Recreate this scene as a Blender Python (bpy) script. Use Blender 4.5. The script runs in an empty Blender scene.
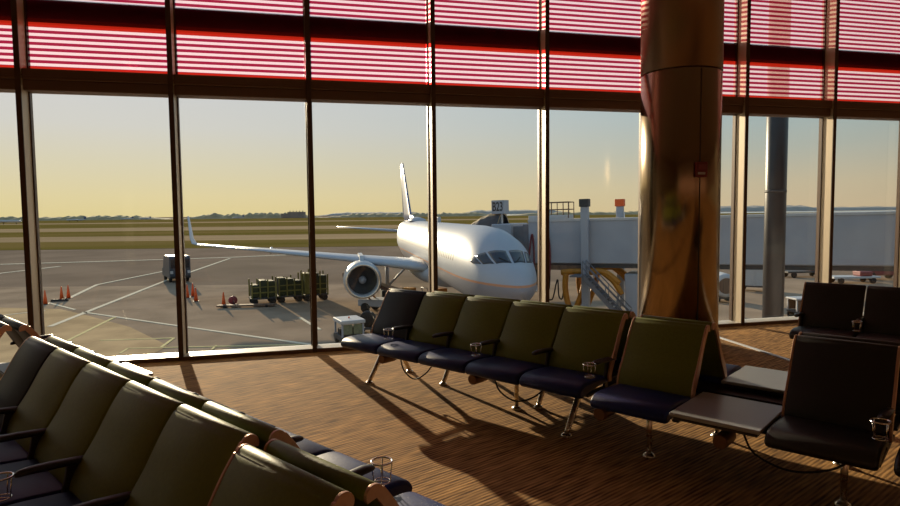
import bpy, math, random
from math import sin, cos, pi, radians as R, atan2, sqrt, hypot
from mathutils import Vector, Matrix
random.seed(7)
sc = bpy.context.scene
col = sc.collection

# ------------------------------------------------------------------ camera
F, PITCH, ROLL, YAW = 613.88, 0.0641933, -0.010459, 0.2379431
EYE = 1.6
G = -5.4                     # apron level, the lounge floor is z = 0
WALL_Y, GLASS_Y = 7.241, 7.45
MX0, MS = -2.802, 1.4508     # first mullion, mullion spacing
fw = Vector((sin(YAW) * cos(PITCH), cos(YAW) * cos(PITCH), -sin(PITCH)))
r0 = Vector((cos(YAW), -sin(YAW), 0)); u0 = r0.cross(fw)
rt = cos(ROLL) * r0 + sin(ROLL) * u0
up = -sin(ROLL) * r0 + cos(ROLL) * u0
cam_data = bpy.data.cameras.new('camera'); cam = bpy.data.objects.new('camera', cam_data)
col.objects.link(cam)
cam.matrix_world = Matrix(((rt.x, up.x, -fw.x, 0), (rt.y, up.y, -fw.y, 0), (rt.z, up.z, -fw.z, EYE), (0, 0, 0, 1)))
cam_data.sensor_width = 36; cam_data.lens = F / 900 * 36
cam_data.clip_start = 0.05; cam_data.clip_end = 8000
sc.camera = cam

def ray(x, y): return fw + (x - 450) / F * rt + (253 - y) / F * up
def ground(x, y, z=G):       # the point of the level plane z that the photo shows at x, y
    d = ray(x, y); t = (z - EYE) / d.z
    return Vector((t * d.x, t * d.y, z))
def far(lat, dep, h):        # lat to the right of, dep ahead of the viewer along the level view direction, h above the apron
    return Vector((lat * cos(YAW) + dep * sin(YAW), -lat * sin(YAW) + dep * cos(YAW), G + h))

# ------------------------------------------------------------------ materials
def nodes(m):
    m.use_nodes = True; nt = m.node_tree
    return nt, nt.nodes, nt.links
def principled(name, color, rough=.5, metal=0., noise=0., scale=20., bump=0., spec=.5, coat=0., stretch=None, color2=None, rnoise=0.):
    m = bpy.data.materials.new(name); nt, N, L = nodes(m); b = N['Principled BSDF']
    b.inputs['Base Color'].default_value = (*color, 1); b.inputs['Roughness'].default_value = rough
    b.inputs['Metallic'].default_value = metal; b.inputs['Specular IOR Level'].default_value = spec
    b.inputs['Coat Weight'].default_value = coat
    if noise or bump or color2 or rnoise:
        tc = N.new('ShaderNodeTexCoord'); mp = N.new('ShaderNodeMapping'); n = N.new('ShaderNodeTexNoise')
        L.new(tc.outputs['Object'], mp.inputs[0]); L.new(mp.outputs[0], n.inputs['Vector'])
        if stretch: mp.inputs['Scale'].default_value = stretch
        n.inputs['Scale'].default_value = scale; n.inputs['Detail'].default_value = 4
        if noise or color2:
            cr = N.new('ShaderNodeValToRGB')
            c2 = color2 or tuple(c * (1 - noise) for c in color)
            cr.color_ramp.elements[0].color = (*c2, 1); cr.color_ramp.elements[1].color = (*color, 1)
            cr.color_ramp.elements[0].position = .35; cr.color_ramp.elements[1].position = .65
            L.new(n.outputs['Fac'], cr.inputs[0]); L.new(cr.outputs[0], b.inputs['Base Color'])
        if rnoise:
            mr = N.new('ShaderNodeMapRange'); mr.inputs['To Min'].default_value = max(.02, rough - rnoise); mr.inputs['To Max'].default_value = rough + rnoise
            L.new(n.outputs['Fac'], mr.inputs[0]); L.new(mr.outputs[0], b.inputs['Roughness'])
        if bump:
            bp = N.new('ShaderNodeBump'); bp.inputs['Strength'].default_value = bump; bp.inputs['Distance'].default_value = .004
            L.new(n.outputs['Fac'], bp.inputs['Height']); L.new(bp.outputs[0], b.inputs['Normal'])
    return m
P = principled
M = {
 'green': P('olive_vinyl', (.142, .166, .019), .5, noise=.12, scale=60, bump=.15, spec=.3),
 'navy': P('navy_vinyl', (.004, .015, .125), .42, noise=.15, scale=60, bump=.15, spec=.32),
 'slate': P('slate_vinyl', (.010, .015, .027), .5, noise=.15, scale=60, bump=.15, spec=.3),
 'black': P('black_vinyl', (.012, .012, .012), .45, noise=.2, scale=60, bump=.15),
 'pad': P('black_polyurethane', (.014, .014, .018), .38, noise=.2, scale=40, bump=.1),
 'alu': P('polished_aluminium', (.72, .66, .58), .28, 1., noise=.08, scale=30, rnoise=.06),
 'module': P('bronze_module', (.16, .085, .05), .4, .5, noise=.1, scale=30),
 'copper': P('warm_edge_frame', (.55, .33, .22), .38, .55, noise=.1, scale=30),
 'chrome': P('chrome_wire', (.85, .84, .80), .14, 1., noise=.05, scale=50),
 'steel': P('dark_beam_steel', (.045, .043, .042), .45, .6, noise=.2, scale=25),
 'tabletop': P('grey_laminate', (.30, .31, .33), .34, noise=.06, scale=90),
 'rubber': P('black_rubber', (.012, .012, .012), .7, noise=.2, scale=60),
 'mullion': P('bronze_mullion', (.56, .47, .35), .45, .25, noise=.06, scale=8, stretch=(1, 1, .1)),
 'cap': P('dark_bronze_cap', (.075, .040, .024), .45, .2, noise=.12, scale=8, stretch=(1, 1, .1)),
 'transom': P('dark_transom', (.16, .092, .062), .5, .3, noise=.15, scale=8, stretch=(.1, 1, 1)),
 'sill': P('white_sill', (.62, .60, .57), .4, noise=.08, scale=12),
 'sillface': P('brown_sill_face', (.16, .085, .05), .5, .2, noise=.12, scale=12),
 'outbeam': P('outside_beam', (.05, .03, .03), .6, noise=.15, scale=5),
 'ceiling': P('ceiling_tiles', (.34, .32, .28), .8, noise=.06, scale=3),
 'plaster': P('warm_plaster', (.34, .30, .22), .75, noise=.1, scale=2),
 'redbox': P('red_enamel', (.15, .008, .008), .4, noise=.08, scale=30),
 'white': P('white_paint', (.48, .48, .50), .42, noise=.06, scale=6),
 'cladblack': P('black_joint', (.01, .008, .006), .6, noise=.2, scale=20),
 'bridge': P('bridge_grey_paint', (.36, .38, .44), .5, noise=.10, scale=.8),
 'bridgeshade': P('bridge_mid_grey', (.17, .17, .19), .55, noise=.2, scale=2),
 'bridgedark': P('bridge_dark_steel', (.05, .05, .055), .6, noise=.25, scale=3),
 'canopy': P('tan_canopy_fabric', (.42, .30, .17), .8, noise=.25, scale=5),
 'yellow': P('yellow_enamel', (.50, .20, .012), .5, noise=.2, scale=3),
 'maroon': P('maroon_hose', (.16, .02, .03), .6, noise=.2, scale=10),
 'orange': P('orange_plastic', (.80, .12, .02), .55, noise=.1, scale=8),
 'concrete': P('apron_concrete', (.38, .285, .205), .95, noise=.28, scale=.25, spec=0),
 'slab': P('sunlit_concrete', (.56, .40, .235), .95, noise=.25, scale=.5, spec=0),  # lighter tone carries the golden light lying on the concrete
 'asphalt': P('asphalt', (.265, .200, .150), .95, noise=.2, scale=.12, spec=0),
 'taxi': P('taxiway', (.40, .285, .165), .95, spec=0, noise=.2, scale=.05, stretch=(.1, 1, 1)),
 'grass': P('dry_grass', (.130, .105, .022), .95, spec=0, color2=(.19, .135, .045), scale=.03, stretch=(.15, 1, 1)),
 'paint': P('road_paint', (.82, .72, .56), .9, noise=.15, scale=2, spec=0),
 'paintyellow': P('yellow_road_paint', (.80, .68, .36), .9, noise=.2, scale=2, spec=0),
 'floorstrip': P('sky_white_floor_strip', (.75, .78, .85), .3, noise=.05, scale=10),  # bluish white stands in for sky reflected on the metal
 'tree': P('hazed_far_trees', (.42, .34, .20), .95, noise=.3, scale=.05),  # paled so the colour stands in for distant haze
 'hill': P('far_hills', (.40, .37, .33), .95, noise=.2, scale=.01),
 'farwall': P('far_building_walls', (.25, .21, .18), .8, noise=.15, scale=.1),
 'water': P('harbour_water', (.45, .46, .48), .2, noise=.1, scale=.02),  # bright base colour stands in for the reflected sky
 'tyre': P('tyre_rubber', (.015, .015, .015), .8, noise=.2, scale=10),
 'glassdark': P('dark_window_glass', (.015, .022, .035), .12, noise=.2, scale=3),
 'cartdark': P('dark_green_tarpaulin', (.050, .054, .020), .75, noise=.3, scale=4),
 'cartyellow': P('mustard_steel', (.20, .17, .035), .6, noise=.25, scale=4),
 'vanblue': P('van_paint', (.035, .055, .085), .35, noise=.1, scale=3),
 'cabglass': P('greenish_cab_panel', (.20, .22, .14), .25, noise=.2, scale=6),
 'darkred': P('dark_red_paint', (.22, .035, .045), .5, noise=.2, scale=4),
 'brownstripe': P('brown_curtain', (.20, .12, .08), .8, noise=.4, scale=9, stretch=(1, 1, .05)),
 'pole': P('dark_painted_steel', (.030, .030, .036), .38, .1, noise=.2, scale=3),
 'lettering': P('sign_black', (.02, .02, .02), .6, noise=.1, scale=10),
}

def carpet():
    m = bpy.data.materials.new('ribbed_carpet'); nt, N, L = nodes(m); b = N['Principled BSDF']
    tc = N.new('ShaderNodeTexCoord'); mp = N.new('ShaderNodeMapping')
    L.new(tc.outputs['Object'], mp.inputs[0]); mp.inputs['Rotation'].default_value = (0, 0, -R(25))
    def noise(sx, sy, scale, detail=2):
        a = N.new('ShaderNodeMapping'); a.inputs['Scale'].default_value = (sx, sy, 1); L.new(mp.outputs[0], a.inputs[0])
        n = N.new('ShaderNodeTexNoise'); n.inputs['Scale'].default_value = scale; n.inputs['Detail'].default_value = detail
        L.new(a.outputs[0], n.inputs['Vector']); return n.outputs['Fac']
    n1 = noise(.11, 1, 44, 1)      # the ribs
    n2 = noise(.25, 1, 3.2, 2)        # broader bands
    n3 = noise(.5, 1, 1.1, 2)       # blotches of shade of the tiles
    w = N.new('ShaderNodeTexWave'); w.wave_type = 'BANDS'; w.bands_direction = 'Y'; w.inputs['Scale'].default_value = 11.5
    w.inputs['Distortion'].default_value = .6; w.inputs['Detail'].default_value = 1; L.new(mp.outputs[0], w.inputs['Vector'])
    def mad(a, k, c):
        x = N.new('ShaderNodeMath'); x.operation = 'MULTIPLY_ADD'; L.new(a, x.inputs[0]); x.inputs[1].default_value = k
        if isinstance(c, float): x.inputs[2].default_value = c
        else: L.new(c, x.inputs[2])
        return x.outputs[0]
    s = mad(n1, .85, mad(n2, .28, mad(n3, .25, mad(w.outputs['Fac'], .24, -.38))))
    cr = N.new('ShaderNodeValToRGB'); e = cr.color_ramp.elements
    e[0].position = .22; e[0].color = (.115, .054, .019, 1); e[1].position = .76; e[1].color = (.72, .395, .140, 1)
    L.new(s, cr.inputs[0]); L.new(cr.outputs[0], b.inputs['Base Color'])
    b.inputs['Roughness'].default_value = .9; b.inputs['Specular IOR Level'].default_value = .2
    bp = N.new('ShaderNodeBump'); bp.inputs['Strength'].default_value = .5; bp.inputs['Distance'].default_value = .004
    L.new(s, bp.inputs['Height']); L.new(bp.outputs[0], b.inputs['Normal'])
    return m
M['carpet'] = carpet()

def clear_glass():
    m = bpy.data.materials.new('window_glass'); nt, N, L = nodes(m); N.remove(N['Principled BSDF'])
    t = N.new('ShaderNodeBsdfTransparent'); t.inputs[0].default_value = (.965, .97, .96, 1)
    g = N.new('ShaderNodeBsdfGlossy'); g.inputs['Roughness'].default_value = .02; g.inputs[0].default_value = (1, 1, 1, 1)
    lw = N.new('ShaderNodeFresnel'); lw.inputs[0].default_value = 1.25
    mx = N.new('ShaderNodeMixShader'); L.new(lw.outputs[0], mx.inputs[0]); L.new(t.outputs[0], mx.inputs[1]); L.new(g.outputs[0], mx.inputs[2])
    L.new(mx.outputs[0], N['Material Output'].inputs[0]); return m
M['glass'] = clear_glass()

def fritted():
    m = bpy.data.materials.new('red_striped_glass'); nt, N, L = nodes(m); N.remove(N['Principled BSDF'])
    geo = N.new('ShaderNodeNewGeometry'); sp = N.new('ShaderNodeSeparateXYZ'); L.new(geo.outputs['Position'], sp.inputs[0]); z = sp.outputs['Z']
    def mth(op, a, b=None, c=None):
        x = N.new('ShaderNodeMath'); x.operation = op
        for i, v in enumerate((a, b, c)):
            if v is None: continue
            if isinstance(v, (int, float)): x.inputs[i].default_value = v
            else: L.new(v, x.inputs[i])
        return x.outputs[0]
    stripe = mth('LESS_THAN', mth('FRACT', mth('DIVIDE', z, .0622)), .52)
    def edge(zc, hw): return mth('LESS_THAN', mth('ABSOLUTE', mth('SUBTRACT', z, zc)), hw)
    border = mth('MAXIMUM', edge(3.17, .028), edge(3.655, .045))
    def mixt(tr, tl, f):
        a = N.new('ShaderNodeBsdfTransparent'); a.inputs[0].default_value = (*tr, 1)
        b = N.new('ShaderNodeBsdfTranslucent'); b.inputs[0].default_value = (*tl, 1)
        x = N.new('ShaderNodeMixShader'); x.inputs[0].default_value = f; L.new(a.outputs[0], x.inputs[1]); L.new(b.outputs[0], x.inputs[2]); return x.outputs[0]
    gap = mixt((1, .92, .97), (.95, .58, .62), .25)
    red = mixt((.32, .015, .06), (.55, .025, .075), .18)
    solid = mixt((.30, .01, .01), (.60, .025, .012), .33)
    darkred = mixt((.20, .012, .02), (.34, .016, .024), .3)
    a = N.new('ShaderNodeMixShader'); L.new(stripe, a.inputs[0]); L.new(gap, a.inputs[1]); L.new(red, a.inputs[2])
    b = N.new('ShaderNodeMixShader'); L.new(border, b.inputs[0]); L.new(a.outputs[0], b.inputs[1]); L.new(solid, b.inputs[2])
    b2 = N.new('ShaderNodeMixShader'); L.new(edge(3.785, .085), b2.inputs[0]); L.new(b.outputs[0], b2.inputs[1]); L.new(darkred, b2.inputs[2]); b = b2
    g = N.new('ShaderNodeBsdfGlossy'); g.inputs['Roughness'].default_value = .05
    fr = N.new('ShaderNodeFresnel'); fr.inputs[0].default_value = 1.15
    c = N.new('ShaderNodeMixShader'); L.new(fr.outputs[0], c.inputs[0]); L.new(b.outputs[0], c.inputs[1]); L.new(g.outputs[0], c.inputs[2])
    L.new(c.outputs[0], N['Material Output'].inputs[0]); return m
M['frit'] = fritted()

def column_metal(name, color, rough):
    m = bpy.data.materials.new(name); nt, N, L = nodes(m); b = N['Principled BSDF']
    b.inputs['Base Color'].default_value = (*color, 1); b.inputs['Metallic'].default_value = 1
    tc = N.new('ShaderNodeTexCoord'); mp = N.new('ShaderNodeMapping'); mp.inputs['Scale'].default_value = (1, 1, .02)
    n = N.new('ShaderNodeTexNoise'); n.inputs['Scale'].default_value = 30; n.inputs['Detail'].default_value = 3
    L.new(tc.outputs['Object'], mp.inputs[0]); L.new(mp.outputs[0], n.inputs['Vector'])
    mr = N.new('ShaderNodeMapRange'); mr.inputs['To Min'].default_value = rough * .75; mr.inputs['To Max'].default_value = rough * 1.3
    L.new(n.outputs['Fac'], mr.inputs[0]); L.new(mr.outputs[0], b.inputs['Roughness']); return m
M['colmetal'] = column_metal('brushed_bronze_cladding', (.30, .215, .13), .19)
M['colupper'] = column_metal('dull_bronze_cladding', (.22, .14, .095), .36)

def aircraft_paint():
    m = bpy.data.materials.new('aircraft_livery'); nt, N, L = nodes(m); b = N['Principled BSDF']
    tc = N.new('ShaderNodeTexCoord'); sp = N.new('ShaderNodeSeparateXYZ'); L.new(tc.outputs['Object'], sp.inputs[0])
    def mth(op, a, bb):
        x = N.new('ShaderNodeMath'); x.operation = op
        for i, v in enumerate((a, bb)):
            if isinstance(v, (int, float)): x.inputs[i].default_value = v
            else: L.new(v, x.inputs[i])
        return x.outputs[0]
    z = sp.outputs['Z']; x = sp.outputs['X']
    def mix(f, c1, c2):
        q = N.new('ShaderNodeMix'); q.data_type = 'RGBA'
        L.new(f, q.inputs[0])
        for i, c in ((6, c1), (7, c2)):
            if isinstance(c, tuple): q.inputs[i].default_value = (*c, 1)
            else: L.new(c, q.inputs[i])
        return q.outputs[2]
    base = mix(mth('GREATER_THAN', z, 3.82), (.24, .24, .28), (.35, .38, .44))           # grey belly, white upper body
    base = mix(mth('LESS_THAN', mth('ABSOLUTE', mth('SUBTRACT', z, 3.86), 0), .05), base, (.50, .24, .13))   # thin cheat line
    win = mth('MULTIPLY', mth('LESS_THAN', mth('ABSOLUTE', mth('SUBTRACT', z, 4.75), 0), .16),
              mth('LESS_THAN', mth('FRACT', mth('DIVIDE', x, .52), 0), .45))
    win = mth('MULTIPLY', win, mth('MULTIPLY', mth('LESS_THAN', x, -6.), mth('GREATER_THAN', x, -38.)))
    base = mix(win, base, (.10, .10, .12))                                              # cabin window pattern
    L.new(base, b.inputs['Base Color']); b.inputs['Roughness'].default_value = .45; b.inputs['Specular IOR Level'].default_value = .3
    return m
M['livery'] = aircraft_paint()
M['wingpaint'] = P('wing_grey', (.38, .41, .47), .35, noise=.06, scale=1)
M['finpaint'] = P('fin_blue', (.07, .11, .24), .35, noise=.1, scale=1)
M['finwhite'] = P('fin_white', (.46, .48, .54), .35, noise=.06, scale=1)

# ------------------------------------------------------------------ mesh builder
class MB:
    def __init__(s): s.v = []; s.f = []; s.m = []; s.sm = []
    def add(s, vs, fs, mi=0, smooth=False, T=None):
        o = len(s.v)
        s.v += [tuple(T @ Vector(v)) if T else tuple(v) for v in vs]
        for f in fs: s.f.append([i + o for i in f]); s.m.append(mi); s.sm.append(smooth)
    def box(s, x0, x1, y0, y1, z0, z1, mi=0, T=None, b=0.):
        if b <= 0:
            vs = [(x, y, z) for z in (z0, z1) for y in (y0, y1) for x in (x0, x1)]
            s.add(vs, [(0, 2, 3, 1), (4, 5, 7, 6), (0, 1, 5, 4), (1, 3, 7, 5), (3, 2, 6, 7), (2, 0, 4, 6)], mi, False, T); return
        pr = [(y0 + b, z0), (y1 - b, z0), (y1, z0 + b), (y1, z1 - b), (y1 - b, z1), (y0 + b, z1), (y0, z1 - b), (y0, z0 + b)]
        s.extrude(pr, x0, x1, mi, b, T)
    def extrude(s, prof, x0, x1, mi=0, b=0., T=None, smooth=False):
        """closed (y, z) outline swept along x, ends drawn in by b"""
        n = len(prof); cy = sum(p[0] for p in prof) / n; cz = sum(p[1] for p in prof) / n
        rings = []
        def inset(b):
            out = []
            for i in range(n):
                p0, p1, p2 = Vector(prof[i - 1]), Vector(prof[i]), Vector(prof[(i + 1) % n])
                a = (p1 - p0); c = (p2 - p1)
                na = Vector((-a.y, a.x)).normalized() if a.length > 1e-9 else Vector((0, 0)); nc = Vector((-c.y, c.x)).normalized() if c.length > 1e-9 else Vector((0, 0))
                nn = na + nc
                nn = nn.normalized() if nn.length > 1e-6 else na
                out.append(p1 + nn * b * area_sign)
            return out
        area = sum(prof[i - 1][0] * prof[i][1] - prof[i][0] * prof[i - 1][1] for i in range(n)); area_sign = 1 if area > 0 else -1
        if b > 0: rings = [(x0, inset(b)), (x0 + b * .35, inset(b * .3)), (x0 + b, prof), (x1 - b, prof), (x1 - b * .35, inset(b * .3)), (x1, inset(b))]
        else: rings = [(x0, prof), (x1, prof)]
        vs = [(x, p[0], p[1]) for x, q in rings for p in q]; fs = []
        for k in range(len(rings) - 1):
            for i in range(n):
                j = (i + 1) % n; q = [k * n + i, k * n + j, (k + 1) * n + j, (k + 1) * n + i]
                fs.append(q[::-1] if area_sign > 0 else q)
        s.add(vs, fs, mi, smooth, T)
        e0 = list(range(n)); e1 = [(len(rings) - 1) * n + i for i in range(n)]
        if area_sign > 0: s.add(vs, [e1, e0[::-1]], mi, False, T)
        else: s.add(vs, [e1[::-1], e0], mi, False, T)
    def tube(s, pts, r, n=10, mi=0, closed=False, caps=True, T=None):
        pts = [Vector(p) for p in pts]; N = len(pts); rr = r if isinstance(r, (list, tuple)) else [r] * N
        vs = []; ref = None
        for i, p in enumerate(pts):
            if closed: t = pts[(i + 1) % N] - pts[i - 1]
            else: t = pts[min(i + 1, N - 1)] - pts[max(i - 1, 0)]
            t.normalize()
            if ref is None: ref = Vector((0, 0, 1)) if abs(t.z) < .9 else Vector((1, 0, 0))
            a = ref - t * ref.dot(t); a.normalize(); ref = a; b = t.cross(a)
            vs += [p + (a * cos(2 * pi * k / n) + b * sin(2 * pi * k / n)) * rr[i] for k in range(n)]
        fs = []
        for i in range(N if closed else N - 1):
            j = (i + 1) % N
            for k in range(n):
                l = (k + 1) % n; fs.append((i * n + k, i * n + l, j * n + l, j * n + k))
        s.add(vs, fs, mi, True, T)
        if caps and not closed: s.add(vs, [list(range(n))[::-1], [(N - 1) * n + k for k in range(n)]], mi, False, T)
    def lathe(s, prof, n=24, mi=0, T=None, smooth=True, caps=True):
        """(r, z) outline turned about z"""
        vs = [(r * cos(2 * pi * k / n), r * sin(2 * pi * k / n), z) for r, z in prof for k in range(n)]; fs = []
        for i in range(len(prof) - 1):
            for k in range(n):
                l = (k + 1) % n; fs.append((i * n + k, i * n + l, (i + 1) * n + l, (i + 1) * n + k))
        s.add(vs, fs, mi, smooth, T)
        if caps: s.add(vs, [list(range(n))[::-1], [(len(prof) - 1) * n + k for k in range(n)]], mi, False, T)
    def loft(s, rings, mi=0, smooth=True, caps=True, T=None):
        n = len(rings[0]); vs = [p for r in rings for p in r]; fs = []
        for i in range(len(rings) - 1):
            for k in range(n):
                l = (k + 1) % n; fs.append((i * n + k, i * n + l, (i + 1) * n + l, (i + 1) * n + k))
        s.add(vs, fs, mi, smooth, T)
        if caps: s.add(vs, [list(range(n))[::-1], [(len(rings) - 1) * n + k for k in range(n)]], mi, False, T)
    def mesh(s, name, mats):
        me = bpy.data.meshes.new(name); me.from_pydata(s.v, [], s.f)
        for m in (mats if isinstance(mats, (list, tuple)) else [mats]): me.materials.append(M[m])
        for p, mi, sm in zip(me.polygons, s.m, s.sm): p.material_index = mi; p.use_smooth = sm
        import bmesh
        bm = bmesh.new(); bm.from_mesh(me); bmesh.ops.remove_doubles(bm, verts=bm.verts, dist=1e-5); bmesh.ops.recalc_face_normals(bm, faces=bm.faces); bm.to_mesh(me); bm.free()
        me.update(); return me
    def build(s, name, mats, parent=None, loc=None, rz=0):
        return put(name, s.mesh(name, mats), parent, loc, rz)

def put(name, me, parent=None, loc=None, rz=0):
    o = bpy.data.objects.new(name, me); col.objects.link(o)
    if parent: o.parent = parent
    if loc is not None: o.location = loc
    o.rotation_euler.z = rz; return o
def tag(o, label, cat, group=None, kind=None):
    o['label'] = label; o['category'] = cat
    if group: o['group'] = group
    if kind: o['kind'] = kind
    return o
def thing(name, label, cat, loc=(0, 0, 0), rz=0, group=None, kind=None):
    o = put(name, None, None, loc, rz); o.empty_display_size = .3; return tag(o, label, cat, group, kind)
def dup(o, parent=None):
    c = o.copy(); col.objects.link(c)
    if parent: c.parent = parent
    for ch in [x for x in o.children]: dup(ch, c)
    return c
def arc(cx, cz, r, a0, a1, n): return [(cx + r * cos(a0 + (a1 - a0) * i / n), cz + r * sin(a0 + (a1 - a0) * i / n)) for i in range(n + 1)]
def bezier(ps, n=8):
    """smooth line through points (Catmull-Rom)"""
    ps = [Vector(p) for p in ps]; out = []
    for i in range(len(ps) - 1):
        p0 = ps[max(i - 1, 0)]; p1 = ps[i]; p2 = ps[i + 1]; p3 = ps[min(i + 2, len(ps) - 1)]
        for k in range(n):
            t = k / n
            out.append(.5 * ((2 * p1) + (p2 - p0) * t + (2 * p0 - 5 * p1 + 4 * p2 - p3) * t * t + (3 * p1 - p0 - 3 * p2 + p3) * t ** 3))
    out.append(ps[-1]); return out

# ------------------------------------------------------------------ the lounge shell
XL, XR, YB, ZC = -9.0, 17.0, -7.0, 5.6
b = MB(); b.box(XL, XR, YB, 7.6, -.25, 0); tag(b.build('floor', 'carpet'), 'ribbed brown striped carpet floor of the lounge', 'floor', kind='structure')
b = MB(); b.box(XL, XR, YB, 7.6, ZC, ZC + .25); tag(b.build('ceiling', 'ceiling'), 'pale ceiling high above the lounge', 'ceiling', kind='structure')
b = MB(); b.box(XL, XR, YB - .2, YB, 0, ZC); tag(b.build('wall_back', 'plaster'), 'warm plain wall behind the viewer', 'wall', kind='structure')
b = MB(); b.box(XL - .2, XL, YB, 7.6, 0, ZC); tag(b.build('wall_left', 'plaster'), 'warm plain wall closing the lounge on the left', 'wall', kind='structure')
b = MB(); b.box(XR, XR + .2, YB, 7.6, 0, ZC); tag(b.build('wall_right', 'plaster'), 'warm plain wall closing the lounge on the right', 'wall', kind='structure')

ords = ['first', 'second', 'third', 'fourth', 'fifth', 'sixth', 'seventh', 'eighth', 'ninth', 'tenth']
K0, K1 = -4, 13
nm = 0
for k in range(K0, K1 + 1):
    x = MX0 + MS * k
    b = MB(); b.box(x, x + .05, WALL_Y + .012, GLASS_Y + .04, 0, ZC); b.box(x - .001, x + .051, WALL_Y, WALL_Y + .012, 0, ZC, 1); b.box(x - .014, x + .064, GLASS_Y - .03, GLASS_Y + .03, 0, ZC, 1)
    nm += 1; o = b.build('trim_%d' % nm, ['mullion', 'cap'])
    where = {0: 'deep bronze mullion at far left, between the first two big panes', 1: 'bronze mullion in front of the blue van and cones', 2: 'bronze mullion to the left of the jet engine and the ground tug',
             3: 'bronze mullion crossing the airliner fuselage', 4: 'bronze mullion just right of the airliner cockpit', 5: 'bronze mullion half hidden by the round column',
             6: 'sunlit mullion just right of the round column', 7: 'sunlit mullion right of the outdoor pole', 8: 'mullion at the right edge of the photo'}.get(k, 'bronze window mullion outside the view')
    tag(o, where, 'mullion', kind='structure')
panes = {-1: 'leftmost window bay with the sliver of clear pane', 0: 'window bay over the orange cones on the apron at left', 1: 'window bay showing the winglet and baggage dollies', 2: 'window bay showing the airliner wing and engine',
         3: 'window bay showing the airliner nose', 4: 'window bay showing the jet bridge and yellow wheel frame', 5: 'narrow bay seen between column and sunlit mullion', 6: 'window bay with the dark outdoor pole behind it', 7: 'rightmost window bay above the black seats'}
nw = 0
for k in range(K0, K1):
    x0 = MX0 + MS * k + .05; x1 = MX0 + MS * (k + 1)
    nw += 1
    w = thing('window_%d' % nw, panes.get(k, 'window bay outside the view'), 'window', ((x0 + x1) / 2, WALL_Y, 0), kind='structure')
    h = (x1 - x0) / 2; gy = GLASS_Y - WALL_Y
    b = MB(); b.box(-h, h, gy - .006, gy + .006, .045, 2.95); b.build('pane', 'glass', w)
    b = MB(); b.box(-h, h, gy, gy + .004, 3.10, ZC)
    me = b.mesh('striped_pane', ['glass', 'frit'])
    for p in me.polygons:
        if p.normal.y < -.9: p.material_index = 1
    o = put('striped_pane', me, w); o['label'] = 'red and pink striped upper pane'
    b = MB(); b.box(-h, h, .03, gy + .05, 3.03, 3.14, b=.008); b.box(-h, h, .055, gy + .05, 2.922, 3.03, b=.006); b.box(-h, h, .024, .04, 3.065, 3.078); b.build('transom', 'transom', w)
    b = MB(); b.box(-h, h, .0, gy + .03, 0, .040, 1); b.box(-h, h, .004, gy + .03, .040, .046, 0); b.build('sill', ['sill', 'sillface'], w)
b = MB(); b.box(XL, XR, GLASS_Y + .10, GLASS_Y + .40, 3.745, 3.93); tag(b.build('trim_90', 'outbeam'), 'dark beam running behind the red striped glass', 'beam', kind='structure')
b = MB(); b.box(XL, XR, 7.6, 7.75, G, -.02); tag(b.build('wall_outside', 'white'), 'terminal wall below the lounge floor, outside', 'wall', kind='structure')

# floor strip beside the column
b = MB()
T = Matrix.Translation((5.06, 6.15, 0)) @ Matrix.Rotation(R(-3.5), 4, 'Z')
b.box(-.024, .024, -1.45, 1.05, 0, .012, T=T, b=.003); tag(b.build('trim_91', 'floorstrip'), 'bright metal strip in the carpet running from the column base', 'floor strip', kind='structure')

# round column
CX, CY, CR = 4.40, 6.50, .452
c_ = thing('column', 'round column clad in reflective bronze metal in front of the window', 'column', (CX, CY, 0), kind='structure')
a0 = atan2(-CY, -CX)                       # towards the viewer
seam = a0 + R(28)
b = MB(); b.lathe([(CR, 0.0), (CR, 3.19), (CR - .012, 3.20)], 96); b.build('lower_cladding', 'colmetal', c_)
b = MB(); b.lathe([(CR + .004, 3.205), (CR + .004, ZC)], 96); o = b.build('upper_cladding', 'colupper', c_); o['label'] = 'duller upper cladding'
b = MB(); T = Matrix.Rotation(seam, 4, 'Z'); b.box(CR - .006, CR + .0025, -.006, .006, 0, 3.19, T=T); b.build('seam', 'cladblack', c_)
b = MB(); b.lathe([(CR + .012, 0), (CR + .012, .10), (CR, .105)], 96); b.build('base_ring', 'colupper', c_)
al = thing('fire_alarm', 'small dark red alarm box fixed to the column seam', 'alarm', (CX + (CR + .003) * cos(seam), CY + (CR + .003) * sin(seam), 2.06), seam)
b = MB(); b.box(0, .045, -.066, .066, -.085, .085, b=.006); b.build('housing', 'redbox', al)
b = MB(); b.box(.045, .049, -.05, .035, -.055, -.03); b.build('lettering_strip', 'white', al)
b = MB(); b.box(.045, .052, -.045, .045, .0, .055, b=.002); b.build('strobe_lens', 'darkred', al)

# ------------------------------------------------------------------ tandem benches
ZT = .86
BACK = [(.288, .405), (.286, .45), (.262, .50), (.224, .56), (.186, .63), (.150, .70), (.109, .77), (.067, .828)]
def back_outline():
    """S-shaped padded back with a rolled top, (y forward, z)"""
    pts = [Vector(p) for p in BACK]; sm = bezier([(p.x, p.y, 0) for p in pts], 3)
    front = []; rear = []
    for i, p in enumerate(sm):
        t = (sm[min(i + 1, len(sm) - 1)] - sm[max(i - 1, 0)]).normalized(); n = Vector((t.y, -t.x))
        w = .021 + .012 * math.exp(-((p.y - .53) / .09) ** 2)
        front.append((p.x + n.x * w, p.y + n.y * w)); rear.append((p.x - n.x * .019, p.y - n.y * .019))
    cx, cz, rr = .048, .826, .033
    roll = arc(cx, cz, rr, R(29), R(209), 12)
    return front + roll + rear[::-1]
OUT = back_outline()
SEAT = [(.225, .412), (.245, .398), (.46, .392), (.58, .374), (.66, .362), (.692, .374), (.704, .396), (.694, .422), (.664, .444), (.61, .456), (.50, .457), (.39, .448), (.30, .441), (.245, .436), (.225, .424)]
cache = {}
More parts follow.
